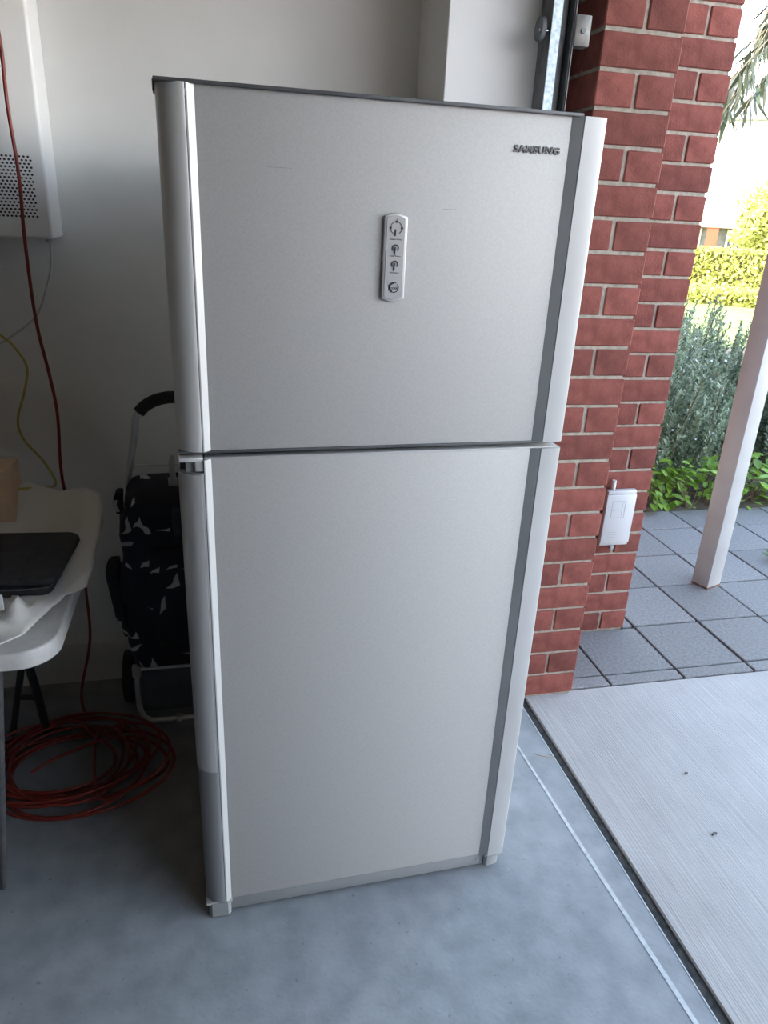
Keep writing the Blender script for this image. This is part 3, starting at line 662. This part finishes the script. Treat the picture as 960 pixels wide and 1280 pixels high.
# ================================================================== PORCH: METER BOX, POST
mbx = empty('outlet_box', (1.390, 2.311, 0.392))
tag(mbx, 'white plastic weatherproof outlet box screwed to the brick pier', 'outlet box')
MB().box(0.008, -0.020, 0.0, 0.126, 0.0, 0.226).build('back_box', 'white_plastic', mbx, 40, 0.004)
ld = MB().box(0.004, -0.030, 0.014, 0.124, -0.020, 0.212).build('lid', 'white_plastic', mbx, 40, 0.004)
MB().box(0.006, -0.027, 0.212, 0.122, -0.012, 0.226).build('hinge', 'white_plastic', ld, 40, 0.003)
for x0, z0, x1, z1 in ((0.028, 0.120, 0.082, 0.121), (0.028, 0.186, 0.082, 0.187), (0.028, 0.120, 0.029, 0.187), (0.081, 0.120, 0.082, 0.187), (0.070, 0.128, 0.071, 0.180), (0.028, 0.150, 0.070, 0.151), (0.026, 0.050, 0.066, 0.0508), (0.026, 0.040, 0.060, 0.0408), (0.026, 0.060, 0.064, 0.0608), (0.026, 0.030, 0.050, 0.0308)):
    MB().box(x0, -0.0306, z0, x1, -0.0295, z1).build('relief_shade_line', 'plastic_grey', ld)  # raised relief lines, their shade put in as darker grey
MB().cyl((0.030, -0.012, 0.244), (0, 0, 1), 0.008, 0.04, 16).build('conduit', 'cord_grey', mbx, 40)
MB().box(0.050, -0.030, -0.014, 0.066, -0.010, 0.002).build('outlet_plug', 'plastic_grey', mbx, 40, 0.003)
po = empty('porch_post', (2.182, 2.622, 0.0), math.radians(21))
tag(po, 'pale square steel post with a rusty foot standing on the pavers', 'post')
MB().box(-0.050, -0.042, 0.007, 0.050, 0.042, 2.62).build('shaft', 'post_paint', po, 30, 0.004)
MB().box(-0.0505, -0.0425, 0.0, 0.0505, 0.0425, 0.007).build('rusty_foot', 'rust', po, 30, 0.002)

# ================================================================== PLANTS
def leaf_mesh(name, L, Wd, mat, fold=0.25, curl=0.15, n=4):
    vs = []; fs = []
    for k in range(n + 1):
        t = k / n; w = Wd * math.sin(PI * min(1, t * 0.92 + 0.06)) ** 0.8 * 0.5; z = -curl * L * t * t
        vs += [(-w, L * t, z + fold * w), (0, L * t, z), (w, L * t, z + fold * w)]
    for k in range(n):
        a = 3 * k; fs += [(a, a+1, a+4, a+3), (a+1, a+2, a+5, a+4)]
    me = bpy.data.meshes.new(name); me.from_pydata(vs, [], fs); me.polygons.foreach_set('use_smooth', [True] * len(me.polygons))
    me.materials.append(M[mat]); return me
def sprig_shrub(name, loc, rad, h, nst, seed, label, lit=None):
    rnd = random.Random(seed); root = empty(name, loc); tag(root, label, 'shrub', 'grey-green shrubs in the garden bed')
    st = MB(); V = []; F = []; FV = []; FF = []
    for s in range(nst):
        a = rnd.uniform(0, 2*PI); rr = rad * math.sqrt(rnd.random())
        hh = h * (1 - 0.45 * (rr / rad) ** 2) * rnd.uniform(0.45, 1.05)
        b0 = Vector((rr * 0.8 * math.cos(a), rr * 0.8 * math.sin(a), 0)); tip = Vector((rr * math.cos(a), rr * math.sin(a), hh))
        tip += Vector((rnd.uniform(-.06, .06), rnd.uniform(-.06, .06), 0)); mid = (b0 + tip) / 2 + Vector((rnd.uniform(-.04, .04), rnd.uniform(-.04, .04), 0.04))
        P = spline([b0, mid, tip], 5)
        if s % 7 == 0: st.tube(P, 0.004, 4, False)
        nl = int(50 + 130 * hh)
        for q in range(nl):
            t = 0.05 + 0.97 * rnd.random() ** 0.75; t = min(t, 1.0); f = t * (len(P) - 1); i = min(int(f), len(P) - 2); p = P[i].lerp(P[i+1], f - i)
            d = (P[i+1] - P[i]).normalized(); o = d.orthogonal().normalized(); o.rotate(Matrix.Rotation(rnd.uniform(0, 2*PI), 3, d))
            L = rnd.uniform(0.020, 0.042); wv = rnd.uniform(0.0035, 0.0065); dr = (o * 0.8 + d * 0.7).normalized(); sd = dr.cross(d).normalized() * wv
            k = len(V); tipp = p + dr * L; V += [tuple(p - sd * .5), tuple(p + sd * .5), tuple(p + dr * L * .6 + sd), tuple(tipp), tuple(p + dr * L * .6 - sd)]
            F += [(k, k+1, k+2, k+3, k+4)]
            if rnd.random() < 0.012 and t > 0.6:
                k = len(FV); e = rnd.uniform(0.006, 0.011); u = Vector((rnd.uniform(-1,1), rnd.uniform(-1,1), rnd.uniform(-1,1))).normalized(); vv = u.orthogonal().normalized()
                FV += [tuple(tipp + u*e), tuple(tipp + vv*e), tuple(tipp - u*e), tuple(tipp - vv*e)]; FF.append((k, k+1, k+2, k+3))
    st.build('stems', 'stem', root)
    fo = raw('foliage', V, F, 'rosemary', root)
    if FV: raw('flowers', FV, FF, 'flower', root)['kind'] = 'stuff'
    return root
sprig_shrub('rosemary_shrub', (2.62, 4.25, -0.012), 0.62, 1.08, 460, 1, 'dense grey-green shrub next to the brick pier edge')
sprig_shrub('rosemary_shrub', (3.35, 4.75, -0.012), 0.70, 1.08, 420, 2, 'dense grey-green shrub seen just left of the porch post')
sprig_shrub('rosemary_shrub', (4.05, 4.35, -0.012), 0.60, 0.90, 360, 3, 'dense grey-green shrub to the right of the porch post')
sprig_shrub('rosemary_shrub', (3.75, 5.95, -0.012), 0.75, 1.05, 300, 4, 'grey-green shrub furthest back behind the other shrubs')
# ground cover with broad leaves
lm = [leaf_mesh('leaf', 0.085, 0.048, 'broad_leaf'), leaf_mesh('leaf', 0.065, 0.040, 'broad_leaf'), leaf_mesh('leaf', 0.10, 0.052, 'broad_leaf')]
gp = [(2.30, 3.62), (2.46, 3.58), (2.60, 3.66), (2.72, 3.55), (2.88, 3.63), (3.02, 3.56), (3.18, 3.62), (3.34, 3.56), (3.50, 3.63), (2.40, 3.76), (2.66, 3.80), (2.95, 3.78), (3.24, 3.78), (3.66, 3.56)]
names_g = ['at the pier edge', 'second from the pier', 'third from the pier', 'fourth from the pier', 'left of the post in the middle', 'right behind the post on its left', 'directly behind the post',
           'just right of the post', 'second right of the post', 'in the back row at the pier', 'in the back row left of the post', 'in the back row behind the post', 'in the back row right of the post', 'at the right edge']
for (gx, gy), nm in zip(gp, names_g):
    root = empty('groundcover_plant', (gx, gy, -0.012)); tag(root, 'low bright green leafy plant ' + nm, 'plant', 'broad-leaved plants along the path')
    rn = random.Random(int(gx * 1000 + gy * 77))
    for q in range(46):
        o = bpy.data.objects.new('leaf', rn.choice(lm)); COL.objects.link(o); o.parent = root
        a = rn.uniform(0, 2*PI); r = 0.13 * math.sqrt(rn.random()); hz = rn.uniform(0.03, 0.31) * (1 - 0.35 * r / 0.13)
        o.location = (r * math.cos(a), r * math.sin(a), hz); o.rotation_euler = (rn.uniform(-0.5, 0.7), rn.uniform(-0.3, 0.3), a - PI/2 + rn.uniform(-0.9, 0.9))
        s_ = rn.uniform(0.55, 0.95); o.scale = (s_, s_, s_)
    sm_ = MB()
    for q in range(10):
        a = rn.uniform(0, 2*PI); r = 0.09 * math.sqrt(rn.random()); sm_.tube([(r*0.3*math.cos(a), r*0.3*math.sin(a), 0), (r*math.cos(a), r*math.sin(a), rn.uniform(0.06, 0.17))], 0.0025, 4, False)
    sm_.build('stems', 'stem', root)
# grass tuft in the paver joint at the right edge
gt = MB(); rn = random.Random(9)
for q in range(40):
    a = rn.uniform(0, 2*PI); l = rn.uniform(0.04, 0.09); gt.tube([(0, 0, 0), (l*.4*math.cos(a), l*.4*math.sin(a), l*.5), (l*.8*math.cos(a), l*.8*math.sin(a), l*.6)], [0.0018, 0.0014, 0.0004], 4, False)
tu = gt.build('grass_tuft', 'broad_leaf'); tu.location = (2.68, 2.80, -0.004); tag(tu, 'small green grass tuft growing between pavers at the right edge', 'grass tuft')

# ---- gum tree with hanging branch, top right
gum = empty('gum_tree', (6.2, 5.6, -0.012)); tag(gum, 'gum tree with drooping narrow leaves hanging in at the top right', 'tree')
tk = spline([(0, 0, 0), (-0.1, 0.05, 1.5), (-0.05, 0.1, 3.0), (-0.5, 0.0, 4.2)], 5)
MB().tube(tk, [0.14 - 0.09 * i / (len(tk) - 1) for i in range(len(tk))], 12).build('trunk', 'stem', gum, 60)
gl = [leaf_mesh('leaf', 0.17, 0.026, 'backlit_gum_leaf', 0.1, 0.12), leaf_mesh('leaf', 0.14, 0.022, 'backlit_gum_leaf', 0.1, 0.2), leaf_mesh('leaf', 0.20, 0.024, 'backlit_gum_leaf', 0.1, -0.1)]
rn = random.Random(21); cnt = 0
O = Vector((6.2, 5.6, -0.012))
for b in range(13):
    # twigs arch over from the crown and hang down towards the porch
    sy0 = rn.uniform(4.7, 5.7); sx0 = sy0 * rn.uniform(0.672, 0.735)
    top = Vector((sx0 + 0.4, sy0 + 0.1, rn.uniform(2.75, 3.3))); low = Vector((sx0 + rn.uniform(-.10, .05), sy0, rn.uniform(2.08, 2.60)))
    P = spline([Vector((5.75, 5.6, 4.0)), top + Vector((0.5, 0, 0.35)), top, low], 6)
    P = [p - O for p in P]
    MB().tube(P, [0.012 - 0.010 * i / (len(P) - 1) for i in range(len(P))], 6).build('branch', 'stem', gum, 60)
    for q in range(22):
        f = (0.52 + 0.48 * rn.random()) * (len(P) - 1); i = min(int(f), len(P) - 2); p = P[i].lerp(P[i+1], f - i)
        o = bpy.data.objects.new('leaf', rn.choice(gl)); COL.objects.link(o); o.parent = gum; o.location = p
        o.rotation_euler = (math.radians(rn.uniform(-85, -40)), rn.uniform(-0.5, 0.5), rn.uniform(0, 2*PI)); s_ = rn.uniform(0.8, 1.25); o.scale = (s_,) * 3

# ---- sunlit background: hedge, low border, tree, house
def leaf_cloud(name, mat, parent, fn, n, L, seed):
    rnd = random.Random(seed); V = []; F = []
    for _ in range(n):
        p, nr = fn(rnd); u = Vector((rnd.uniform(-1, 1), rnd.uniform(-1, 1), rnd.uniform(-1, 1))).normalized(); u = (u + nr * 0.6).normalized(); v = u.orthogonal().normalized()
        v.rotate(Matrix.Rotation(rnd.uniform(0, 2*PI), 3, u)); w = u.cross(v); l = L * rnd.uniform(0.7, 1.3); k = len(V)
        V += [tuple(p - v*l), tuple(p + w*l*.5), tuple(p + v*l), tuple(p - w*l*.5)]; F.append((k, k+1, k+2, k+3))
    return raw(name, V, F, mat, parent)
def hedge(name, loc, rz, lx, ly, lz, n, L, seed, label):
    root = empty(name, loc, rz); tag(root, label, 'hedge')
    def fn(r):
        s = r.random()
        if s < 0.5: return Vector((r.uniform(-lx, lx), -ly + r.uniform(-.05, .08), r.uniform(0, lz))), Vector((0, -1, 0.2))
        if s < 0.85: return Vector((r.uniform(-lx, lx), r.uniform(-ly, ly), lz + r.uniform(-.06, .05))), Vector((0, 0, 1))
        return Vector((r.choice((-lx, lx)) + r.uniform(-.06, .06), r.uniform(-ly, ly), r.uniform(0, lz))), Vector((1, 0, 0))
    leaf_cloud('foliage', 'hedge_leaf', root, fn, n, L, seed)
    MB().box(-lx + .12, -ly + .1, 0, lx - .12, ly - .1, lz - .1).build('inner_branches', 'stem', root)
    return root
VZ = -math.atan2(0.59, 0.81)
hedge('clipped_hedge', (13.2, 18.2, -0.03), VZ, 3.2, 0.5, 0.98, 9000, 0.07, 31, 'sunlit clipped yellow-green hedge in the distance')
hedge('border_hedge', (10.8, 14.6, -0.03), VZ, 3.0, 0.35, 0.30, 3500, 0.06, 32, 'low sunlit border planting in front of the clipped hedge')
struct(MB().box(-6, -0.6, 0, 6, 0.6, 0.02).build('ground_footpath', 'render_wall')).matrix_world = Matrix.Translation((11.9, 16.3, -0.03)) @ Matrix.Rotation(VZ, 4, 'Z')
ft = empty('garden_tree', (16.75, 20.6, -0.03)); tag(ft, 'sunlit yellow-green tree rising behind the clipped hedge', 'tree')
def fn_t(r):
    while True:
        p = Vector((r.uniform(-1, 1), r.uniform(-1, 1), r.uniform(-1, 1)))
        if 0.35 < p.length < 1: break
    q = p * (1 + 0.18 * math.sin(5 * p.x + 3) * math.sin(6 * p.z + p.y * 4)); return Vector((q.x * 1.35, q.y * 1.2, 1.75 + q.z * 1.25)), p
leaf_cloud('foliage', 'tree_leaf', ft, fn_t, 9000, 0.085, 41)
MB().tube([(0, 0, 0), (0.05, 0, 0.9), (-0.05, 0.05, 1.8)], [0.09, 0.07, 0.04], 10).build('trunk', 'stem', ft, 60)
hs = empty('house', (20.2, 28.6, -0.03), VZ); tag(hs, 'pale two-storey house with an orange brick column far beyond the hedge', 'house')
MB().box(-7.0, 0.2, 1.95, 7.0, 6.0, 5.4).build('upper_wall', 'render_wall', hs)
MB().box(-7.0, 1.2, 0.0, 7.0, 6.0, 1.60).build('ground_wall', 'roof', hs)
MB().box(-7.1, 0.0, 1.50, 7.1, 1.4, 1.98).build('fascia_beam', 'timber', hs)
for x in (-3.2, -0.05, 3.2): MB().box(x - 0.22, 0.05, 0.0, x + 0.22, 0.5, 1.5).build('column', 'orange_brick', hs)
for x in (-4.4, -0.25, 3.8):
    wf = MB().box(x - 0.6, 0.15, 2.75, x + 0.6, 0.30, 3.75).build('window', 'skirting', hs); MB().box(x - 0.5, 0.12, 2.85, x + 0.5, 0.16, 3.65).build('pane', 'window_glass', wf)
for x in (-1.2, 1.2):
    wf = MB().box(x - 0.7, 1.12, 0.25, x + 0.7, 1.22, 1.45).build('window', 'skirting', hs); MB().box(x - 0.6, 1.09, 0.35, x + 0.6, 1.13, 1.38).build('pane', 'window_glass', wf)
MB().prism([(-7.6, -0.5), (7.6, -0.5), (7.6, 6.6), (-7.6, 6.6)], 5.4, 5.6).build('eaves', 'roof', hs)
MB().add([(-7.6, -0.5, 5.6), (7.6, -0.5, 5.6), (7.6, 6.6, 5.6), (-7.6, 6.6, 5.6), (-4, 3, 7.4), (4, 3, 7.4)], [(0, 1, 5, 4), (1, 2, 5), (2, 3, 4, 5), (3, 0, 4), (3, 2, 1, 0)]).build('roof', 'roof', hs)

# ================================================================== SMALL LITTER ON THE GROUND
M['dry_leaf'] = noisy('dry_leaf', (0.20, 0.14, 0.08), (0.30, 0.22, 0.13), 40, 0.9)
def litter(name, pts, r, mat, loc, label, cat):
    o = MB().tube(spline(pts, 5), r, 6).build(name, mat, None, 60); o.location = loc; tag(o, label, cat)
litter('dry_stalk', [(0, 0, 0.002), (0.008, -0.02, 0.010), (0.028, -0.032, 0.012), (0.045, -0.026, 0.006), (0.05, -0.012, 0.002)], 0.0012, 'dry_leaf', (0.915, 1.660, 0.001), 'thin curled dry stalk lying on the floor at the joint', 'stalk')
litter('seed_pod', [(0, 0, 0.003), (0.006, 0.003, 0.004), (0.012, 0.004, 0.003)], 0.0026, 'leg_black', (1.338, 1.503, -0.004), 'tiny dark seed pod on the driveway nearest the pavers', 'seed pod')
litter('seed_pod', [(0, 0, 0.003), (0.008, 0.004, 0.004), (0.016, 0.004, 0.003)], 0.0028, 'leg_black', (1.275, 1.276, -0.004), 'tiny dark seed pod on the driveway nearest the camera', 'seed pod')
